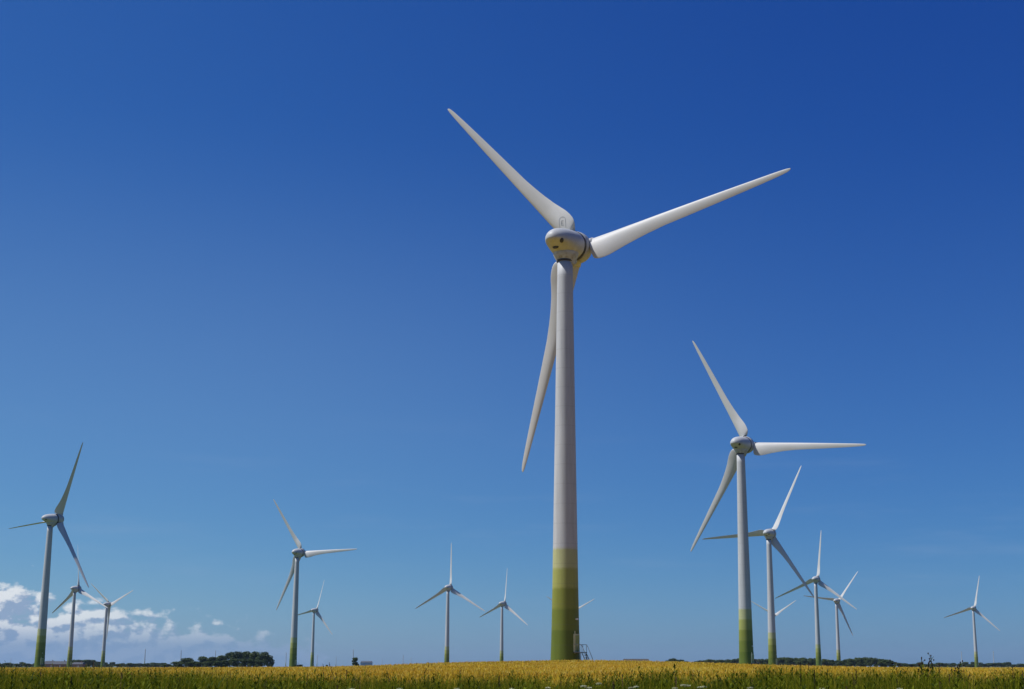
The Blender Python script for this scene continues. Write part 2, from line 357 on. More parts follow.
def verge():
    bag = Bag()
    n = 230000
    y = rng.uniform(11.5, 28, n); x = rng.uniform(-13.5, 12, n)
    clump = .5+.5*np.sin(x*2.3+2*np.sin(y*1.1))*np.sin(y*2.1+x*.7)
    h = verge_height(x, y)*np.clip(rng.normal(.96, .06, n)+.05*(clump-.5)-.5*rng.random(n)**5, .3, 1.07)
    P = np.stack([x, y, ground_z(x, y)-.02], 1); a = rng.uniform(0, 2*math.pi, n)
    r = np.clip(rng.beta(1.6, 2.4, n)+(clump-.5)*.35, 0, 1)
    bag.add(ribbons(P, a, h, rng.uniform(.004, .012, n)*(.6+y/28*.5), rng.uniform(0, .22, n), rng.uniform(0, .35, n), 3, 'leaf'), r, 0, 3)
    # leafy stems
    n = 8000
    y = rng.uniform(12, 27.8, n); x = rng.uniform(-13.5, 12, n)
    keep = (np.sin(x*1.1+.6*np.sin(y))+np.sin(x*2.9+y*.6)+rng.normal(0, .8, n)) > -.3
    x, y = x[keep], y[keep]; n = len(x)
    h = verge_height(x, y)*rng.uniform(.72, 1.06, n); gz = ground_z(x, y)
    a = rng.uniform(0, 2*math.pi, n); ln = rng.uniform(0, .14, n); r = rng.uniform(0, 1, n)
    P = np.stack([x, y, gz], 1)
    bag.add(ribbons(P, a, h, np.full(n, .010), ln, ln*.2, 2, 'leaf'), r, 1, 2)
    for k in range(26):
        t_ = .30+.70*(k+.5)/26+rng.uniform(-.02, .02, n)
        o_ = h*ln*t_*1.1
        B = P+np.stack([np.cos(a)*o_, np.sin(a)*o_, h*np.sqrt(1-(ln)**2*.8)*t_], 1)
        LL = rng.uniform(.05, .13, n)*(1.25-.8*t_)
        bag.add(ribbons(B, a+k*2.4+rng.normal(0, .4, n), LL, LL*rng.uniform(.25, .45, n), rng.uniform(.4, .8, n), rng.uniform(0, .3, n), 2, 'leaf2'), np.clip(r+rng.normal(0, .2, n), 0, 1), 1, 2)
    # weeds that have crept into the wheat
    n = 2600
    y = 27+28*rng.random(n)**1.5; x = y*rng.uniform(-.44, .37, n); gz = ground_z(x, y); h = rng.uniform(.70, .98, n)+.06*np.sin(x*.5)
    a = rng.uniform(0, 2*math.pi, n); r = rng.uniform(.1, .9, n); P = np.stack([x, y, gz], 1); ln = rng.uniform(0, .12, n)
    bag.add(ribbons(P, a, h, np.full(n, .014), ln, ln*.2, 2, 'leaf'), r, 1, 2)
    for k in range(12):
        t_ = .62+.38*k/12; o_ = h*ln*t_*1.1
        B = P+np.stack([np.cos(a)*o_, np.sin(a)*o_, h*t_*.99], 1); LL = rng.uniform(.05, .11, n)*(1.3-.8*t_)
        bag.add(ribbons(B, a+k*2.4, LL, LL*.4, rng.uniform(.4, .8, n), rng.uniform(0, .3, n), 2, 'leaf2'), np.clip(r+rng.normal(0, .15, n), 0, 1), 1, 2)
    # dock spikes
    n = 170
    y = rng.uniform(14, 27.5, n); x = rng.uniform(-13, 12, n); h = verge_height(x, y)*rng.uniform(.9, 1.09, n)
    P = np.stack([x, y, ground_z(x, y)], 1); a = rng.uniform(0, 6.28, n); r = rng.uniform(0, 1, n)
    bag.add(ribbons(P, a, h, np.full(n, .009), np.full(n, .03), np.full(n, .02), 2, 'line'), r, 2, 2)
    for k in range(30):
        t_ = .62+.38*k/30; B = P.copy(); B[:, 2] += h*t_; B[:, 0] += np.cos(a)*h*.035*t_; B[:, 1] += np.sin(a)*h*.035*t_
        bag.add(ribbons(B, a+k*2.4, rng.uniform(.02, .05, n)*(1.3-t_), rng.uniform(.015, .025, n), rng.uniform(.2, .7, n), np.zeros(n), 1, 'leaf2'), r, 2, 1)
    # pale grass panicles
    n = 5200
    y = rng.uniform(12, 28, n); x = rng.uniform(-13.5, 12, n); h = verge_height(x, y)*rng.uniform(.8, 1.05, n)
    P = np.stack([x, y, ground_z(x, y)], 1); a = rng.uniform(0, 6.28, n)
    bag.add(ribbons(P, a, h, np.full(n, .004), np.full(n, .06), np.full(n, .05), 2, 'line'), rng.uniform(.6, 1, n), 0, 2)
    for k in range(7):
        B = P.copy(); q_ = 1-.035*k; B[:, 2] += h*q_*.96; B[:, 0] += np.cos(a)*h*.10*q_; B[:, 1] += np.sin(a)*h*.10*q_
        bag.add(ribbons(B, a+k*2.2, rng.uniform(.02, .045, n), np.full(n, .006), np.full(n, .6), np.full(n, .2), 1, 'leaf2'), rng.uniform(.7, 1, n), 0, 1)
    return bag.mesh('verge_plants', [M['grass'], M['leaf'], M['dock']])
vg = link_mesh('verge_plants', verge()); tag(vg, 'tangled green weeds and grass along the near edge of the wheat', 'weeds', kind='stuff')

# single plants that stand out of the verge
def tall_weed(name, H, kind, seed, mats, spread=.35):
    q = random.Random(seed); bag = Bag(); st = Bag()
    def rb(bg_, B, a, L, w, ln, bd, segs, tp, r, mi): bg_.add(ribbons(np.array([B]), np.array([a]), np.array([L]), np.array([w]), np.array([ln]), np.array([bd]), segs, tp), np.array([r]), mi, segs)
    tips = []
    nst = {'thistle': 3, 'leafy': 6, 'spike': 2}[kind]
    spikes = []
    for s_ in range(nst):
        if kind == 'spike': bag = Bag(); spikes.append(bag)
        a = q.uniform(0, 6.28) if kind != 'leafy' else (0.2+math.pi*(s_ % 2)+q.uniform(-.4, .4)); ln = q.uniform(.05, spread); L = H*q.uniform(.78, 1.0)
        up = math.sqrt(1-.8*(ln*1.2)**2)
        for kx in (0, math.pi/2):
            rb(st, (0, 0, 0), a+0, L, .012, ln, ln*.2, 4, 'line', q.random(), 0)
        nb = {'thistle': 16, 'leafy': 30, 'spike': 34}[kind]
        for k in range(nb):
            t_ = (.35 if kind != 'spike' else .5)+.63*k/nb; o_ = L*(ln*t_+ln*.2*t_*t_)
            B = (math.cos(a)*o_, math.sin(a)*o_, L*math.sqrt(max(.05, 1-.8*(ln+ln*.2*t_)**2))*t_)
            if kind == 'spike': rb(bag, B, q.uniform(0, 6.28), q.uniform(.025, .05), .022, q.uniform(.2, .7), 0, 1, 'leaf2', q.random(), 0)
            else:
                LL = q.uniform(.08, .15)*(1.3-.8*t_)*(.9 if kind == 'leafy' else 1); rb(bag, B, a+k*2.4, LL, LL*.38, q.uniform(.3, .7), .2, 2, 'leaf2', q.random(), 0)
            if kind == 'thistle' and k > 8:
                Lb = q.uniform(.06, .20); ab = a+k*2.1; rb(st, B, ab, Lb, .008, .45, .1, 2, 'line', q.random(), 0)
                tips.append((B[0]+math.cos(ab)*Lb*.55, B[1]+math.sin(ab)*Lb*.55, B[2]+Lb*.8))
        if kind == 'thistle': tips.append((math.cos(a)*L*ln*1.2, math.sin(a)*L*ln*1.2, L*math.sqrt(1-.8*(ln*1.2)**2)))
    root_mesh = st.mesh(name+'_stem', [M['stem']])
    root = empty(name); link_mesh('stem', root_mesh, root); [link_mesh('leaves' if kind != 'spike' else 'seed_spike', b_.mesh(name+'_leaf', mats), root) for b_ in (spikes or [bag])]
    if tips:
        for p in tips:
            bm = bmesh.new(); bmesh.ops.create_icosphere(bm, subdivisions=2, radius=.012, matrix=Matrix.Translation(p) @ Matrix.Diagonal((1, 1, 1.35, 1)))
            from_bm('flower_head', bm, M['dock'], root)
    return root
def put_weed(name, px, ytop, D, kind, seed, label, group):
    x = at(px, D)/.976; gz = float(ground_z(x, D)); H = EYE-(ytop-HZ)/F*D-gz
    r = tall_weed(name, H, kind, seed, [M['dock'] if kind == 'spike' else M['leaf']]); r.location = (x, D, gz); r.rotation_euler.z = random.uniform(-.3, .3) if kind == 'leafy' else random.uniform(0, 6)
    tag(r, label, 'weed', group); return r
put_weed('tall_thistle', 926, 652.5, 25, 'thistle', 3, 'tallest dark thistle standing against the sky right of the tree line', 'thistles at the field edge')
put_weed('tall_thistle', 912, 658, 26, 'thistle', 5, 'smaller dark thistle just left of the tallest one', 'thistles at the field edge')
put_weed('tall_thistle', 939, 659, 25, 'thistle', 8, 'thin thistle just right of the tallest one', 'thistles at the field edge')
put_weed('leafy_weed', 655, 660, 24, 'leafy', 11, 'forked leafy weed alone before the golden wheat right of the largest turbine', 'leafy weeds at the field edge')
put_weed('leafy_weed', 725, 666, 24, 'leafy', 12, 'leafy weed in the wheat edge just left of the second largest turbine', 'leafy weeds at the field edge')
put_weed('leafy_weed', 771, 663, 23, 'leafy', 13, 'dense dark weed below the tower behind the second largest turbine', 'leafy weeds at the field edge')
put_weed('leafy_weed', 783, 664, 24, 'leafy', 14, 'bushy weed right of the two near right-hand towers', 'leafy weeds at the field edge')
put_weed('leafy_weed', 818, 665, 25, 'leafy', 15, 'upright weed in front of the third right-hand tower', 'leafy weeds at the field edge')
put_weed('leafy_weed', 128, 665, 26, 'leafy', 16, 'dark weed at the left field edge right of the third left tower', 'leafy weeds at the field edge')
put_weed('dock_plant', 355, 663.5, 25, 'spike', 21, 'reddish brown dock spike below the small round bush', 'dock plants at the field edge')
put_weed('dock_plant', 331, 664.5, 26, 'spike', 22, 'brown dock spike left of the small round bush', 'dock plants at the field edge')
put_weed('dock_plant', 404, 666, 25, 'spike', 23, 'brown dock spike in the wheat left of the small middle turbine', 'dock plants at the field edge')
put_weed('dock_plant', 172, 665.5, 26, 'spike', 24, 'dark dock spike below the left end of the dense tree clump', 'dock plants at the field edge')

def umbel(H):
    root = empty('white_umbel'); q = random.Random(4)
    bm = bmesh.new(); tube_bm(bm, (0, 0, 0), (.01, 0, H-.06), .005, 6); from_bm('stem', bm, M['stem'], root)
    V, Q, Rn = [], [], []
    for i in range(90):
        a = q.uniform(0, 6.28); rr = .023*math.sqrt(q.random()); c = (rr*math.cos(a), rr*math.sin(a), H-rr*rr*5+q.uniform(-.006, .006)); s_ = .0042
        n0 = len(V); tl = q.uniform(-.4, .4)
        V += [(c[0]-s_, c[1]-s_, c[2]-tl*s_), (c[0]+s_, c[1]-s_, c[2]+tl*s_+.004), (c[0]+s_, c[1]+s_, c[2]+tl*s_), (c[0]-s_, c[1]+s_, c[2]-tl*s_+.006)]; Q.append((n0, n0+1, n0+2, n0+3)); Rn.append(q.random())
    link_mesh('flower_head', np_mesh('flower_head', V, Q, [M['floret']], Rn), root)
    return root
def dup(o, parent=None):
    c = o.copy(); COL.objects.link(c)
    if parent is not None: c.parent = parent
    for ch in list(o.children): dup(ch, c)
    return c
UM = [(583, 685.5), (588, 687), (598, 683), (629, 687), (634, 686), (680, 684.5), (684, 685), (672, 687.5), (696, 686.5), (700, 686), (745, 687), (890, 688), (815, 688), (548, 687), (513, 688), (404, 688), (357, 688.3), (460, 688)]
u0 = umbel(.85)
for i, (px, yt) in enumerate(UM):
    u = u0 if i == 0 else dup(u0)
    D = 11.6+(i % 5)*.5; x = (px-PX)/F*D; u.location = (x, D, EYE-(yt-HZ)/F*D-.85); u.rotation_euler.z = i*1.3
    zone = 'below the largest turbine' if 530 < px < 610 else ('near the forked weed right of the largest turbine' if 610 < px < 760 else ('at the lower right of the verge' if px > 760 else 'at the lower middle left of the verge'))
    tag(u, 'small white umbel flower ' + zone, 'flower', 'white umbel flowers in the verge ' + zone)

# ------------------------------------------------------------------ wind turbine
TAU = R(5); OV = 4.35; HT = 62.3
def tower_r(z):
    return 2.06-(.93)*(z/60.3)**.92+.10*math.exp(-z/2.5)
AX = Vector((0, math.cos(TAU), math.sin(TAU))); E1 = Vector((1, 0, 0)); E2 = E1.cross(AX)
NAC = Matrix(((1, 0, 0, 0), (0, math.cos(TAU), -math.sin(TAU), 0), (0, math.sin(TAU), math.cos(TAU), HT), (0, 0, 0, 1)))
def profile_lathe(pts, n=48, sx_=1, sz=1, zc=lambda y: 0):
    return loft([ring(0, y, zc(y), r*sx_, r*sz, n, 'Y') for y, r in pts])
def blade_mesh():
    st = [  # r, chord, thickness ratio, twist, lead (leading edge position)
        (2.50, 2.3, .70, 24, .80), (2.62, 3.0, .48, 24, .80), (3.0, 3.45, .38, 23, .80), (3.8, 3.62, .34, 21, .79), (5.2, 3.50, .31, 18.5, .77), (6.8, 3.10, .29, 15.5, .75), (8.5, 2.70, .26, 13, .73),
        (11, 2.36, .24, 10.5, .69), (14, 2.12, .22, 8, .65), (18, 1.86, .20, 5.5, .58), (22, 1.60, .18, 3.5, .51), (26, 1.34, .17, 2, .43), (30, 1.05, .16, 1, .34), (33, .80, .15, .3, .27), (34.6, .58, .14, 0, .20), (35.3, .34, .14, 0, .12), (35.5, .10, .2, 0, .04)]
    P_ = np.array(st); fine = []                # smooth the outline between the stations
    for i in range(len(P_)-1):
        p0, p1, p2, p3 = P_[max(0, i-1)], P_[i], P_[i+1], P_[min(len(P_)-1, i+2)]
        d1 = (p2-p0)/max(1e-6, p2[0]-p0[0]); d2 = (p3-p1)/max(1e-6, p3[0]-p1[0]); hh = p2[0]-p1[0]
        for t_ in np.linspace(0, 1, 5)[:-1]:
            fine.append((2*t_**3-3*t_**2+1)*p1+(t_**3-2*t_**2+t_)*hh*d1+(-2*t_**3+3*t_**2)*p2+(t_**3-t_**2)*hh*d2)
    fine.append(P_[-1]); st = [tuple(f_) for f_ in fine]
    st = [(r_, c_*(1+.13*min(1, max(0, (15-r_)/6))), tk_, tw_, ld_) for r_, c_, tk_, tw_, ld_ in st]
    rings = []; n = 32
    for r, c, tk, tw, lead in st:
        pts = []; rd = tk > .6
        for i in range(n):
            a = 2*math.pi*i/n; u = (1-math.cos(a))/2      # 0 at leading edge
            yt = 5*tk*(.2969*math.sqrt(u)-.126*u-.3516*u*u+.2843*u**3-.1036*u**4)
            ell = tk*math.sqrt(max(0, u*(1-u)))
            mix = min(1, max(0, (tk-.3)/.4)); yt = yt*(1-mix)+ell*mix
            camb = .025*(1-mix)*4*u*(1-u)
            y = camb+(yt if a < math.pi else -yt)
            xx = (lead-u*c); yy = y*c
            b = R(tw); X = xx*math.cos(b)+yy*math.sin(b)*1; Y = -xx*math.sin(b)+yy*math.cos(b)
            pts.append((X, Y, r))
        rings.append(pts)
    return loft(rings)
def make_turbine():
    root = empty('wind_turbine')
    zs = [0, .4, 1, 2, 4, 7, 10, 14, 20, 27, 35, 43, 51, 57, 59.6]
    from_bm('tower', loft([ring(0, 0, z_-(1.2 if z_ == 0 else 0), tower_r(z_), tower_r(z_), 64) for z_ in zs]), M['tower'], root)
    tw = root.children[0]
    # neck ring and tower head
    from_bm('yaw_ring', loft([ring(0, 0, 59.45, 1.24, 1.24, 40), ring(0, 0, 59.45, 1.28, 1.28, 40), ring(0, 0, 59.72, 1.28, 1.28, 40), ring(0, 0, 59.72, 1.2, 1.2, 40)]), M['dark'], tw)
    # door side, 50 degrees right of the camera
    da = R(-10.7); dv = Vector((math.cos(da), math.sin(da), 0)); sv_ = Vector((-dv.y, dv.x, 0)); Rz = Matrix.Rotation(da, 4, 'Z')
    rb = tower_r(3)
    bm = bmesh.new(); box_bm(bm, dv*(rb+.02)+Vector((0, 0, 3.25)), (.20, 1.15, 2.5), Rz); f = from_bm('door_frame', bm, M['pale_trim'], tw, False)
    bm = bmesh.new(); box_bm(bm, dv*(rb+.07)+Vector((0, 0, 3.2)), (.16, .90, 2.2), Rz); from_bm('door', bm, M['green_door'], tw, False)
    bm = bmesh.new(); box_bm(bm, dv*(rb+.14)+sv_*-.48+Vector((0, 0, 3.35)), (.10, .12, 3.1), Rz); from_bm('cable_duct', bm, M['pale_trim'], tw, False)
    bm = bmesh.new(); box_bm(bm, dv*(rb+.12)+Vector((0, 0, 6.55)), (.35, .22, .22), Rz); bmesh.ops.bevel(bm, geom=bm.edges[:], offset=.04, segments=2); from_bm('wall_lamp', bm, M['lens'], tw, False)
    bm = bmesh.new(); box_bm(bm, dv*(rb+.65)+Vector((0, 0, 1.93)), (1.5, 1.4, .10), Rz)
    for sgn in (-1, 1): tube_bm(bm, dv*(rb+1.3)+sv_*.62*sgn+Vector((0, 0, -.3)), dv*(rb+1.3)+sv_*.62*sgn+Vector((0, 0, 1.95)), .05)
    from_bm('platform', bm, M['dark'], tw, False)
    bm = bmesh.new()
    for k in range(8):
        box_bm(bm, dv*(rb+1.5+.13*k)+Vector((0, 0, 1.72-.23*k)), (.26, .9, .05), Rz)
    for sgn in (-1, 1): tube_bm(bm, dv*(rb+1.4)+sv_*.47*sgn+Vector((0, 0, 1.85)), dv*(rb+2.5)+sv_*.47*sgn+Vector((0, 0, -.1)), .05)
    from_bm('steps', bm, M['dark'], tw, False)
    for sgn in (-1, 1):
        bm = bmesh.new(); o_ = sv_*.6*sgn
        pts = [dv*(rb+.15)+Vector((0, 0, 3.0)), dv*(rb+1.35)+Vector((0, 0, 3.0)), dv*(rb+1.6)+Vector((0, 0, 2.7)), dv*(rb+2.5)+Vector((0, 0, .95)), dv*(rb+2.52)+Vector((0, 0, .0))]
        for p, q_ in zip(pts[:-1], pts[1:]): tube_bm(bm, p+o_, q_+o_, .035)
        for t_ in (.7, 1.35): tube_bm(bm, dv*(rb+t_)+o_+Vector((0, 0, 1.95)), dv*(rb+t_)+o_+Vector((0, 0, 3.0)), .03)
        from_bm('handrail', bm, M['dark'], tw)
    bm = bmesh.new(); bm2 = loft([ring(0, 0, -.9, 5.2, 5.2, 48), ring(0, 0, .12, 5.0, 5.0, 48)]); from_bm('foundation', bm2, M['concrete'], root, False); bm.free()
    # nacelle: an egg lying along the axis, blunt at the tail
    P = [(-4.35, .05), (-4.32, .35), (-4.2, .68), (-3.9, 1.08), (-3.45, 1.45), (-2.8, 1.82), (-2.0, 2.10), (-1.0, 2.34), (-.2, 2.46), (.6, 2.50), (1.2, 2.48), (1.75, 2.44), (1.8, 2.38)]
    rings = []
    for y, r in P:
        bf = 1-.50*max(0., min(1., (.2-y)/3.6))           # the belly is cut up towards the tail
        up = .42*max(0., min(1., (-y-.5)/3.8))
        rings.append([(px_, y, (pz*.93 if pz > 0 else pz*.93*bf)+up) for px_, _, pz in ring(0, y, 0, r, r, 56, 'Y')])
    bm = loft(rings)
    nb = bmesh.new(); tmp_me = bpy.data.meshes.new('t'); bm.to_mesh(tmp_me); nb.from_mesh(tmp_me); bpy.data.meshes.remove(tmp_me)
    ntree = bvh.BVHTree.FromBMesh(nb)
    def tail_hit(x_, z_):
        h = ntree.ray_cast(Vector((x_, -10, z_)), Vector((0, 1, 0))); return h[0], h[1]
    nac = from_bm('nacelle', bm, M['nacelle'], root); nac.matrix_local = NAC.copy()
    # skirt between nacelle and tower
    bm = loft([ring(0, .2, -3.35, 1.24, 1.24, 40), ring(0, .2, -3.0, 1.30, 1.32, 40), ring(0, .2, -2.6, 1.46, 1.52, 40), ring(0, .2, -2.1, 1.72, 1.80, 40), ring(0, .2, -1.6, 1.92, 2.02, 40), ring(0, .2, -.9, 1.95, 2.05, 40)], True)
    from_bm('skirt', bm, M['nacelle'], nac)
    # hatch, cooling opening and vent at the tail
    for nm, x_, z_, w_, h_ in (('tail_hatch', 1.25, -.15, .62, .85), ('cooling_vent', -.2, -.85, 1.1, .55)):
        hp, hn = tail_hit(x_, z_); q4 = hn.to_track_quat('Z', 'Y').to_matrix().to_4x4()
        bm = bmesh.new(); bmesh.ops.create_cone(bm, cap_ends=True, segments=20, radius1=.5, radius2=.44, depth=.22)
        bmesh.ops.transform(bm, matrix=Matrix.Translation(hp) @ q4 @ Matrix.Diagonal((w_, h_, 1, 1)), verts=bm.verts); from_bm(nm, bm, M['dark'], nac)
    nb.free()
    bm = bmesh.new(); box_bm(bm, (.1, .55, -2.45), (1.5, 1.5, .9)); bmesh.ops.translate(bm, vec=(0, .75, .05), verts=bm.verts); bmesh.ops.bevel(bm, geom=bm.edges[:], offset=.22, segments=3); from_bm('belly_box', bm, M['nacelle'], nac)
    # generator ring, spinner
    gr_ = from_bm('generator_ring', profile_lathe([(1.85, 2.10), (1.87, 2.36), (1.97, 2.40), (2.35, 2.40), (2.41, 2.34), (2.41, 2.10)], 56), M['dark'], root); gr_.matrix_local = NAC.copy()
    sp_ = from_bm('spinner', profile_lathe([(2.45, 2.20), (2.47, 2.40), (2.75, 2.46), (3.25, 2.47), (3.85, 2.42), (4.55, 2.26), (5.15, 1.96), (5.65, 1.54), (6.05, 1.00), (6.25, 0.50), (6.31, 0.05)], 56), M['nacelle'], root); sp_.matrix_local = NAC.copy()
    bmb = blade_mesh(); me = bpy.data.meshes.new('blade'); bmb.to_mesh(me); bmb.free(); me.polygons.foreach_set('use_smooth', [True]*len(me.polygons))
    bmc = loft([ring(0, 0, 1.4, .92, .92, 32), ring(0, 0, 2.72, .92, .92, 32)]); mc = bpy.data.meshes.new('blade_root'); bmc.to_mesh(mc); bmc.free(); mc.polygons.foreach_set('use_smooth', [True]*len(mc.polygons))
    for k in range(3):
        bl = link_mesh('blade', me, root, [M['blade']] if k == 0 else ())
        link_mesh('blade_root', mc, bl, [M['blade']] if k == 0 else ())
    return root
def set_rotor(root, phase, pitch):
    k = 0; C0 = Vector((0, 0, HT))+AX*OV
    for ch in root.children:
        if not ch.name.startswith('blade'): continue
        w = phase+k*2*math.pi/3; k += 1
        d = E1*math.cos(w)+E2*math.sin(w); t_ = -E1*math.sin(w)+E2*math.cos(w)
        X = t_*math.cos(pitch)+AX*math.sin(pitch); Y = d.cross(X)
        ch.matrix_local = Matrix(((X.x, Y.x, d.x, C0.x), (X.y, Y.y, d.y, C0.y), (X.z, Y.z, d.z, C0.z), (0, 0, 0, 1)))
TB = [ # x, y, yaw, phase, pitch, label
 (0.76, 207.6, 29.6, 130.9, 3, 'largest and nearest white wind turbine with five green bands at its tower foot'),
 (51.0, 400.5, 32.8, 115.6, 5, 'second largest wind turbine right of the nearest one, one blade pointing level right'),
 (98.6, 678.9, 27.4, 62.0, 28, 'wind turbine just right of and behind the second largest, one blade pointing level left'),
 (184.1, 1042.5, 28.0, 81.6, 28, 'wind turbine with one blade straight up, third tower in the right-hand row'),
 (264.6, 1390.1, 32.1, 50.9, 28, 'rightmost turbine of the overlapping right-hand row, smallest of its four clear towers'),
 (261.0, 1786.5, 33.9, 149.5, 10, 'far turbine mostly hidden behind a right-hand tower, two blades raised like a V'),
 (10.0, 1704.7, 23.1, 146.3, 10, 'far turbine hidden behind the largest tower, only two raised blade tips showing'),
 (-217.0, 610.8, 34.3, 63.6, 80, 'tall wind turbine at the far left with dark feathered blades'),
 (-391.5, 1169.2, 27.7, 93.0, 35, 'middle of the three left-hand turbines, one blade straight up'),
 (-458.8, 1470.1, 30.3, 142.2, 10, 'rightmost and smallest of the three left-hand turbines, two blades raised'),
 (-144.8, 794.5, 23.1, 121.5, 5, 'wind turbine right of the dense tree clump, one blade pointing level right'),
 (-275.0, 1625.0, 33.0, 69.6, 28, 'small turbine just right of the one beside the dense tree clump'),
 (-89.1, 1152.8, 21.0, 87.4, 28, 'left one of the two small turbines left of the largest tower'),
 (-57.9, 1451.1, 35.3, 81.7, 28, 'right one of the two small turbines left of the largest tower'),
 (444.7, 1564.2, 31.7, 76.1, 28, 'lone small wind turbine at the far right'),
]
proto = make_turbine()
for i, (x, y, yaw, ph, pit, lab) in enumerate(TB):
    t_ = proto if i == 0 else dup(proto)
    gz = 63.9-HT if i == 0 else .5
    t_.location = (x, y, gz); t_.rotation_euler = (0, 0, -R(yaw)); set_rotor(t_, R(ph), R(pit))
    tag(t_, lab, 'wind turbine', 'wind turbines of the wind farm')
# the maker's mark on one blade of the nearest turbine: an arch outline with an E in it
first_blade = [c for c in proto.children if c.name.startswith('blade')][0]
dg = None
bm = bmesh.new()
import mathutils.bvhtree as bvh
tmp = bmesh.new(); tmp.from_mesh(first_blade.data); tree = bvh.BVHTree.FromBMesh(tmp)
def onb(u, v):                              # point on the downwind face, u along the chord, v along the span
    hit = tree.ray_cast(Vector((u, 6, v)), Vector((0, -1, 0)))
    return hit[0]+Vector((0, .035, 0)) if hit[0] else Vector((u, .4, v))
def stroke(pts, w=.075):
    sub = []
    for p, q_ in zip(pts[:-1], pts[1:]):
        k = max(1, int((Vector(q_)-Vector(p)).length/.12))
        sub += [tuple(Vector(p).lerp(Vector(q_), i_/k)) for i_ in range(k)]
    pts = sub+[pts[-1]]
    for p, q_ in zip(pts[:-1], pts[1:]):
        p, q_ = Vector(p), Vector(q_); nn = Vector((-(q_-p).y, (q_-p).x)).normalized()*w/2
        c_ = [p+nn, q_+nn, q_-nn, p-nn]; vs = [bm.verts.new(onb(a[0], a[1])) for a in c_]; bm.faces.new(vs)
we = R(TB[0][3]); cu, cv = -1.25, 4.5           # upright although the blade leans
def mk(r_, p_): return (cu-r_*math.sin(we)+p_*math.cos(we), cv+r_*math.cos(we)+p_*math.sin(we))
arch = [(-.62, -.85), (-.62, .45)]+[(-.62*math.cos(a), .45+.5*math.sin(a)) for a in [R(20*k) for k in range(1, 9)]]+[(.62, .45), (.62, -.85)]
stroke([mk(*p) for p in arch], .06)
stroke([mk(.22, .35), mk(-.2, .35), mk(-.2, -.35), mk(.22, -.35)], .08); stroke([mk(-.2, 0), mk(.16, 0)], .08)
em = from_bm('emblem', bm, M['emblem'], first_blade, False); tmp.free()

# ------------------------------------------------------------------ distant turbines: the same machine as one mesh each
def joined(src, name):
    bm = bmesh.new(); mats = []
    inv = src.matrix_world.inverted()
    def rec(o, mtx):
        for ch in o.children:
            mm = mtx @ ch.matrix_local
            if ch.name.startswith(('emblem', 'handrail', 'steps', 'platform', 'foundation', 'door', 'cable')): continue
            me = ch.data.copy(); me.transform(mm)
            base = len(bm.faces); bm.from_mesh(me); bm.faces.ensure_lookup_table()
            mt = ch.data.materials[0]
            if mt not in mats: mats.append(mt)
            for f in bm.faces[base:]: f.material_index = mats.index(mt)
            rec(ch, mm)
            bpy.data.meshes.remove(me)
    rec(src, Matrix.Identity(4))
    me = bpy.data.meshes.new(name); bm.to_mesh(me); bm.free()
    for mt in mats: me.materials.append(mt)
    me.polygons.foreach_set('use_smooth', [True]*len(me.polygons))
    return me
far_specs = [(10.7, 658, 'faint distant turbine at the far left edge beyond the trees'), (124, 660.0, 'faint distant turbine over the trees right of the three left-hand turbines'), (144.5, 649.0, 'tiny distant turbine in the gap left of the dense tree clump'), (180.5, 650.3, 'tiny distant turbine over the low left end of the dense tree clump'), (215, 650.5, 'tiny distant turbine over the middle of the dense tree clump'),
             (267.5, 651.5, 'tiny distant turbine over the right end of the dense tree clump'), (285.8, 652.5, 'tiny distant turbine touching the tower right of the dense tree clump'), (317, 655, 'faint distant turbine right of the small tower beside the tree clump'), (336, 656.5, 'faint distant turbine left of the small round bush'), (353, 649.5, 'dark tiny distant turbine above the small round bush'),
             (403, 655, 'left one of the two faint turbines above the wheat left of the small middle turbines'), (411, 657.5, 'right one of the two faint turbines above the wheat left of the small middle turbines'), (382, 658.5, 'faint distant turbine right of the far bluish buildings'), (962, 651.5, 'faint distant turbine just left of the lone far right turbine'), (994, 651.0, 'faint distant turbine just right of the lone far right turbine')]
for i, (px, yt, lab) in enumerate(far_specs):
    if i < 3:
        set_src = proto
    D = 61.3*F/(HZ-yt)/1.0
    x = (px-PX)/F*D*.976
    if i < 3: fm = None
    if i == 0:
        shapes = []
        for ph_ in (95, 140, 75):
            cp = dup(proto); set_rotor(cp, R(ph_), R(10)); shapes.append(joined(cp, 'distant_turbine'))
            def kill(o):
                for c_ in list(o.children): kill(c_)
                bpy.data.objects.remove(o)
            kill(cp)
    o = link_mesh('distant_turbine', shapes[i % 3]); o.location = (x, D, .5); o.rotation_euler = (0, 0, -R(27+(i*7) % 11))
    tag(o, lab, 'wind turbine', 'tiny distant wind turbines on the horizon')

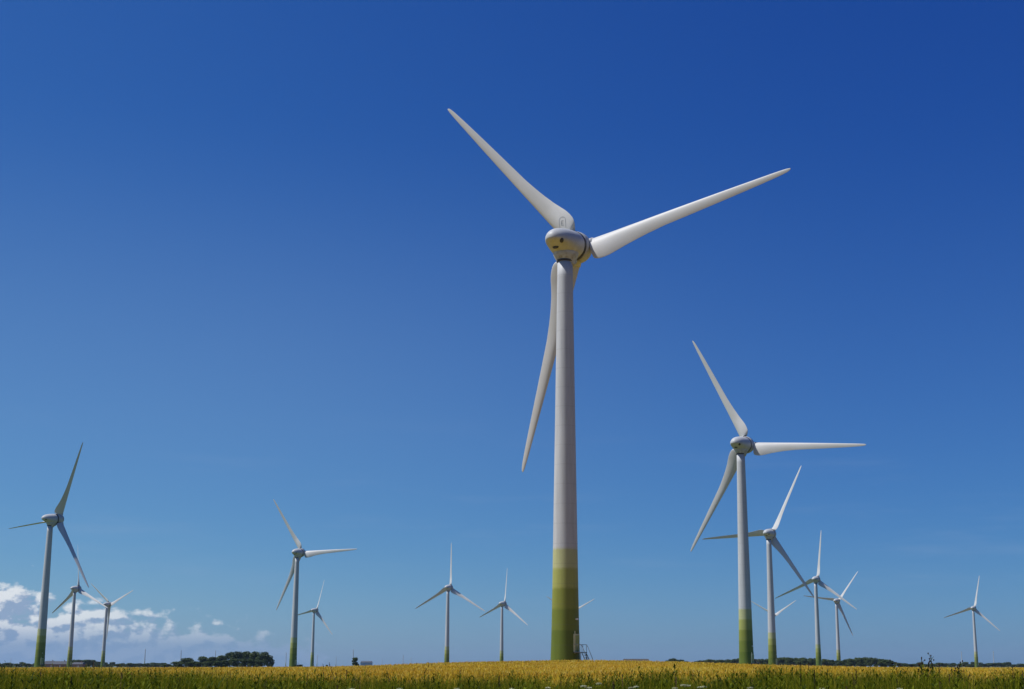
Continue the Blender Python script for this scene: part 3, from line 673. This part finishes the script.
# ------------------------------------------------------------------ trees
def make_tree(kind, seed):
    q = np.random.default_rng(seed); root = empty('tree')
    Hh = 10.0; wid = {'round': 4.6, 'tall': 3.2, 'wide': 5.6, 'bush': 4.6}[kind]; low = {'round': .4, 'tall': .5, 'wide': .3, 'bush': -.3}[kind]
    lobes = []
    for k in range(17):
        a = q.uniform(0, 6.28); hh = q.uniform(0, 1); rr = wid*.62*math.sqrt(q.uniform(0, 1))*(1-.55*hh)
        lobes.append((rr*math.cos(a), rr*math.sin(a), low+1.5+(Hh-low-2.7)*hh, q.uniform(1.1, 1.9)*wid/4.6))
    V, Q, Rn = [], [], []
    for (lx, ly, lz, lr) in lobes:
        n = 330; d = q.normal(size=(n, 3)); d /= np.linalg.norm(d, axis=1)[:, None]; rad = lr*q.uniform(.55, 1.08, n)**.6
        c = np.array([lx, ly, lz])+d*rad[:, None]*np.array([1, 1, .8]); s_ = q.uniform(.10, .24, n)
        u = q.normal(size=(n, 3)); u /= np.linalg.norm(u, axis=1)[:, None]; w_ = np.cross(u, d+q.normal(0, .5, (n, 3))); w_ /= np.linalg.norm(w_, axis=1)[:, None]
        u, w_ = u*s_[:, None], w_*s_[:, None]*.8
        n0 = sum(len(v_) for v_ in V); V.append(np.stack([c-u-w_, c+u-w_, c+u+w_, c-u+w_], 1).reshape(-1, 3))
        Q.append(np.arange(n*4).reshape(n, 4)+n0); Rn.append(np.clip(q.normal(.5, .2, n)+q.normal(0, .15), 0, 1))
    V = np.concatenate(V); V[:, 2] = np.clip(V[:, 2], .1, None); V[:, 2] *= Hh/V[:, 2].max()
    link_mesh('crown', np_mesh('crown', V, np.concatenate(Q), [M['crown']], np.concatenate(Rn)), root)
    bm = bmesh.new(); tube_bm(bm, (0, 0, -.3), (.1, 0, 3.2), .30, 10, .2); tube_bm(bm, (.1, 0, 3.2), (0, .1, 7), .2, 8, .07)
    for k in range(7):
        lx, ly, lz, lr = lobes[k*2]; tube_bm(bm, (.05, 0, 1.8+.5*k*.8), (lx, ly, lz), .13, 6, .04)
    from_bm('trunk', bm, M['bark'], root)
    return root
protos = {'round': [make_tree('round', 1), make_tree('round', 2)], 'tall': [make_tree('tall', 3)], 'wide': [make_tree('wide', 4), make_tree('wide', 6)], 'bush': [make_tree('bush', 5)]}
used = set()
def tree(px, ytop, D, kind, label, group, w=None, name='tree'):
    lst = protos[kind]; p = lst[random.randrange(len(lst))]
    if p.name in used: t_ = dup(p)
    else: t_ = p; used.add(p.name)
    h = (HZ-ytop)/F*D+EYE-.5; s_ = h/10; t_.location = (at(px, D), D, .5)
    ws = s_ if w is None else w/9.0
    t_.scale = (ws, ws, s_); t_.rotation_euler = (0, 0, random.uniform(0, 6.28)); t_.name = name
    tag(t_, label, 'bush' if name == 'bush' else 'tree', group); used.add(t_.name)
    return t_
clump = [(177, 661.5, 'small leftmost tree of the dense tree clump'), (186, 658, 'second tree from the left in the dense tree clump'), (194, 661, 'low tree in a dip of the dense tree clump'), (203, 656.5, 'rounded tree left of the middle of the dense tree clump'), (212, 657, 'tree below the far turbine in the middle of the dense clump'), (221, 655.5, 'tree where the dense clump steps up to full height'), (230, 652.2, 'tall tree at the left shoulder of the high part of the clump'), (238, 651.8, 'tall tree in the high part of the dense clump, second of five'), (246, 651.4, 'tallest tree in the middle of the high part of the clump'), (254, 651.7, 'tall tree right of the tallest in the dense clump'), (262, 652.2, 'tall tree at the right shoulder of the dense clump'), (268, 655.5, 'low tree closing the right end of the dense clump')]
for i, (px, yt, lab) in enumerate(clump):
    tree(px, yt, 880+(i*37) % 60, ('round', 'wide', 'round')[i % 3], lab, 'trees of the dense clump on the left', 11 if yt < 656 else 11.5)
for px, yt in ((180, 663), (189, 662), (198, 662.5), (208, 661.5), (217, 661), (225, 660), (234, 659), (243, 659), (251, 659), (259, 660)):
    tree(px, yt, 850, 'bush', 'bushy understorey along the foot of the dense tree clump', 'bushes under the dense clump', 8, 'bush')
tree(355, 657.5, 900, 'bush', 'small round dark bush alone on the horizon of the wheat', None, 6.5, 'bush')
tree(300, 664.5, 900, 'bush', 'low dark bush right of the tower beside the tree clump', None, 7, 'bush')
tree(327, 664.8, 1000, 'bush', 'tiny low bush between the tower and the round bush', None, 3, 'bush')
x = -6.0; i = 0
while x < 172:
    hi = 659.8 if 74 < x < 92 else (661.6 if 88 < x < 104 else random.uniform(662.0, 664.2))
    z_ = 'left of the leftmost tower' if x < 40 else ('between the three left-hand towers' if x < 101 else 'between the left-hand towers and the dense clump')
    tree(x, hi, 1500+random.uniform(-80, 120), random.choice(['round', 'wide', 'wide']), 'tree of the low far line '+z_, 'low far trees '+z_, random.uniform(11, 15)); x += random.uniform(3.2, 6.0)
xs_ = [666, 671, 676, 684, 695, 702, 707, 713, 722, 740, 760, 780, 800, 828, 840, 846, 858, 868, 876, 884, 892, 900, 912]
ys_ = [662, 658.5, 658.3, 660.8, 662, 660.5, 657.8, 660, 660.5, 658.6, 659, 657.6, 658.0, 659, 660.6, 659.6, 657.6, 657.2, 658.2, 659.6, 661.4, 663, 664.6]
x = 668.0
while x < 912:
    yt = float(np.interp(x, xs_, ys_))+random.uniform(-.7, .9)
    z_ = 'left of the second largest tower' if x < 746 else ('between the right-hand towers' if x < 839 else 'right of the right-hand row')
    tree(x, yt, 1250+random.uniform(-90, 110), random.choice(['round', 'wide', 'round', 'tall']), 'tree of the far dark line '+z_, 'far dark trees '+z_, random.uniform(10, 14)); x += random.uniform(3.6, 5.6)
x = 914.0
while x < 1034:
    yt = random.uniform(661.8, 664.4)
    z_ = 'left of the lone right turbine' if x < 976 else 'right of the lone right turbine'
    tree(x, yt, 1700+random.uniform(-90, 110), random.choice(['round', 'wide', 'wide']), 'low hazy tree of the farthest line '+z_, 'low hazy trees '+z_, random.uniform(12, 17)); x += random.uniform(3.6, 7.5)
for lst in protos.values():
    for p in lst:
        if 'label' not in p:
            def kill2(o):
                for c_ in list(o.children): kill2(c_)
                bpy.data.objects.remove(o)
            kill2(p)

# ------------------------------------------------------------------ farm buildings
def house(px, D, w, d, hw, hr, label, wall, roof, rz, nwin=4, name='farmhouse', cat='house', flat=False):
    root = empty(name, (at(px, D), D, .5), rz)
    bm = bmesh.new(); box_bm(bm, (0, 0, hw/2), (w, d, hw)); from_bm('wall', bm, wall, root, False)
    bm = bmesh.new(); o_ = .35; y0 = d/2+o_; x0 = w/2+o_; rr = hr-hw
    vs = [bm.verts.new(p) for p in [(-x0, -y0, hw-.1), (x0, -y0, hw-.1), (x0, y0, hw-.1), (-x0, y0, hw-.1), (-x0+(.0 if flat else rr*.5), 0, hr), (x0-(.0 if flat else rr*.5), 0, hr), (-x0, -y0, hw+.12), (x0, -y0, hw+.12), (x0, y0, hw+.12), (-x0, y0, hw+.12)]]
    for f in ((3, 2, 1, 0), (0, 1, 7, 6), (1, 2, 8, 7), (2, 3, 9, 8), (3, 0, 6, 9), (6, 7, 5, 4), (8, 9, 4, 5), (7, 8, 5), (9, 6, 4)): bm.faces.new([vs[k] for k in f])
    rf = from_bm('roof', bm, roof, root, False)
    if cat == 'house':
        bm = bmesh.new(); box_bm(bm, (w*.22, 0, hr+.2), (.8, .8, 1.2)); from_bm('chimney', bm, M['brick'], rf, False)
    for k in range(nwin):
        xw = (k+.5)/nwin*w-w/2+.3
        if k == nwin//2:
            bm = bmesh.new(); box_bm(bm, (xw, -d/2-.03, 1.05), (1.1, .1, 2.1)); from_bm('door', bm, M['white_wood'], root, False); continue
        bm = bmesh.new(); box_bm(bm, (xw, -d/2-.03, 1.5), (1.3, .1, 1.2)); fr = from_bm('window', bm, M['white_wood'], root, False)
        bm = bmesh.new(); box_bm(bm, (xw, -d/2-.09, 1.5), (1.1, .06, 1.0)); from_bm('pane', bm, M['window'], fr, False)
    tag(root, label, cat); return root
house(61, 1250, 13, 9, 2.9, 5.6, 'low brick farmhouse with slate roof between the leftmost and middle left towers', M['brick'], M['slate'], R(6), 5)
house(79, 1230, 9.5, 8, 2.9, 4.6, 'smaller brick farmhouse right of the middle left tower', M['brick'], M['slate'], R(-8), 4)
house(50, 1320, 10, 9, 3.2, 6.0, 'dark roofed house partly hidden beside the leftmost tower', M['brick'], M['slate'], R(14), 4)
house(636, 520, 9.6, 6, 2.2, 3.75, 'dark low shed roof peeping over the wheat right of the largest turbine', M['white_wood'], M['shedroof'], R(3), 3, 'field_shed', 'shed')
house(366.5, 3300, 26, 14, 10, 13.0, 'far bluish building blocks right of the small round bush', M['hazewall'], M['slate'], R(4), 6, 'far_warehouse', 'building')

# ------------------------------------------------------------------ haze
if True:
    bm = bmesh.new(); box_bm(bm, (0, 0, 60), (25000, 25000, 126)); 
    hm = bpy.data.materials.new('haze_air'); hm.use_nodes = True; nt = hm.node_tree; nt.nodes.clear()
    pv = nt.nodes.new('ShaderNodeVolumePrincipled'); pv.inputs['Color'].default_value = (.55, .75, 1, 1); pv.inputs['Density'].default_value = 3.5e-5; pv.inputs['Anisotropy'].default_value = 0.2
    out = nt.nodes.new('ShaderNodeOutputMaterial'); nt.links.new(pv.outputs[0], out.inputs['Volume'])
    hz = from_bm('haze', bm, hm, None, False); tag(hz, 'thin blue air haze over the plain', 'haze', kind='stuff')
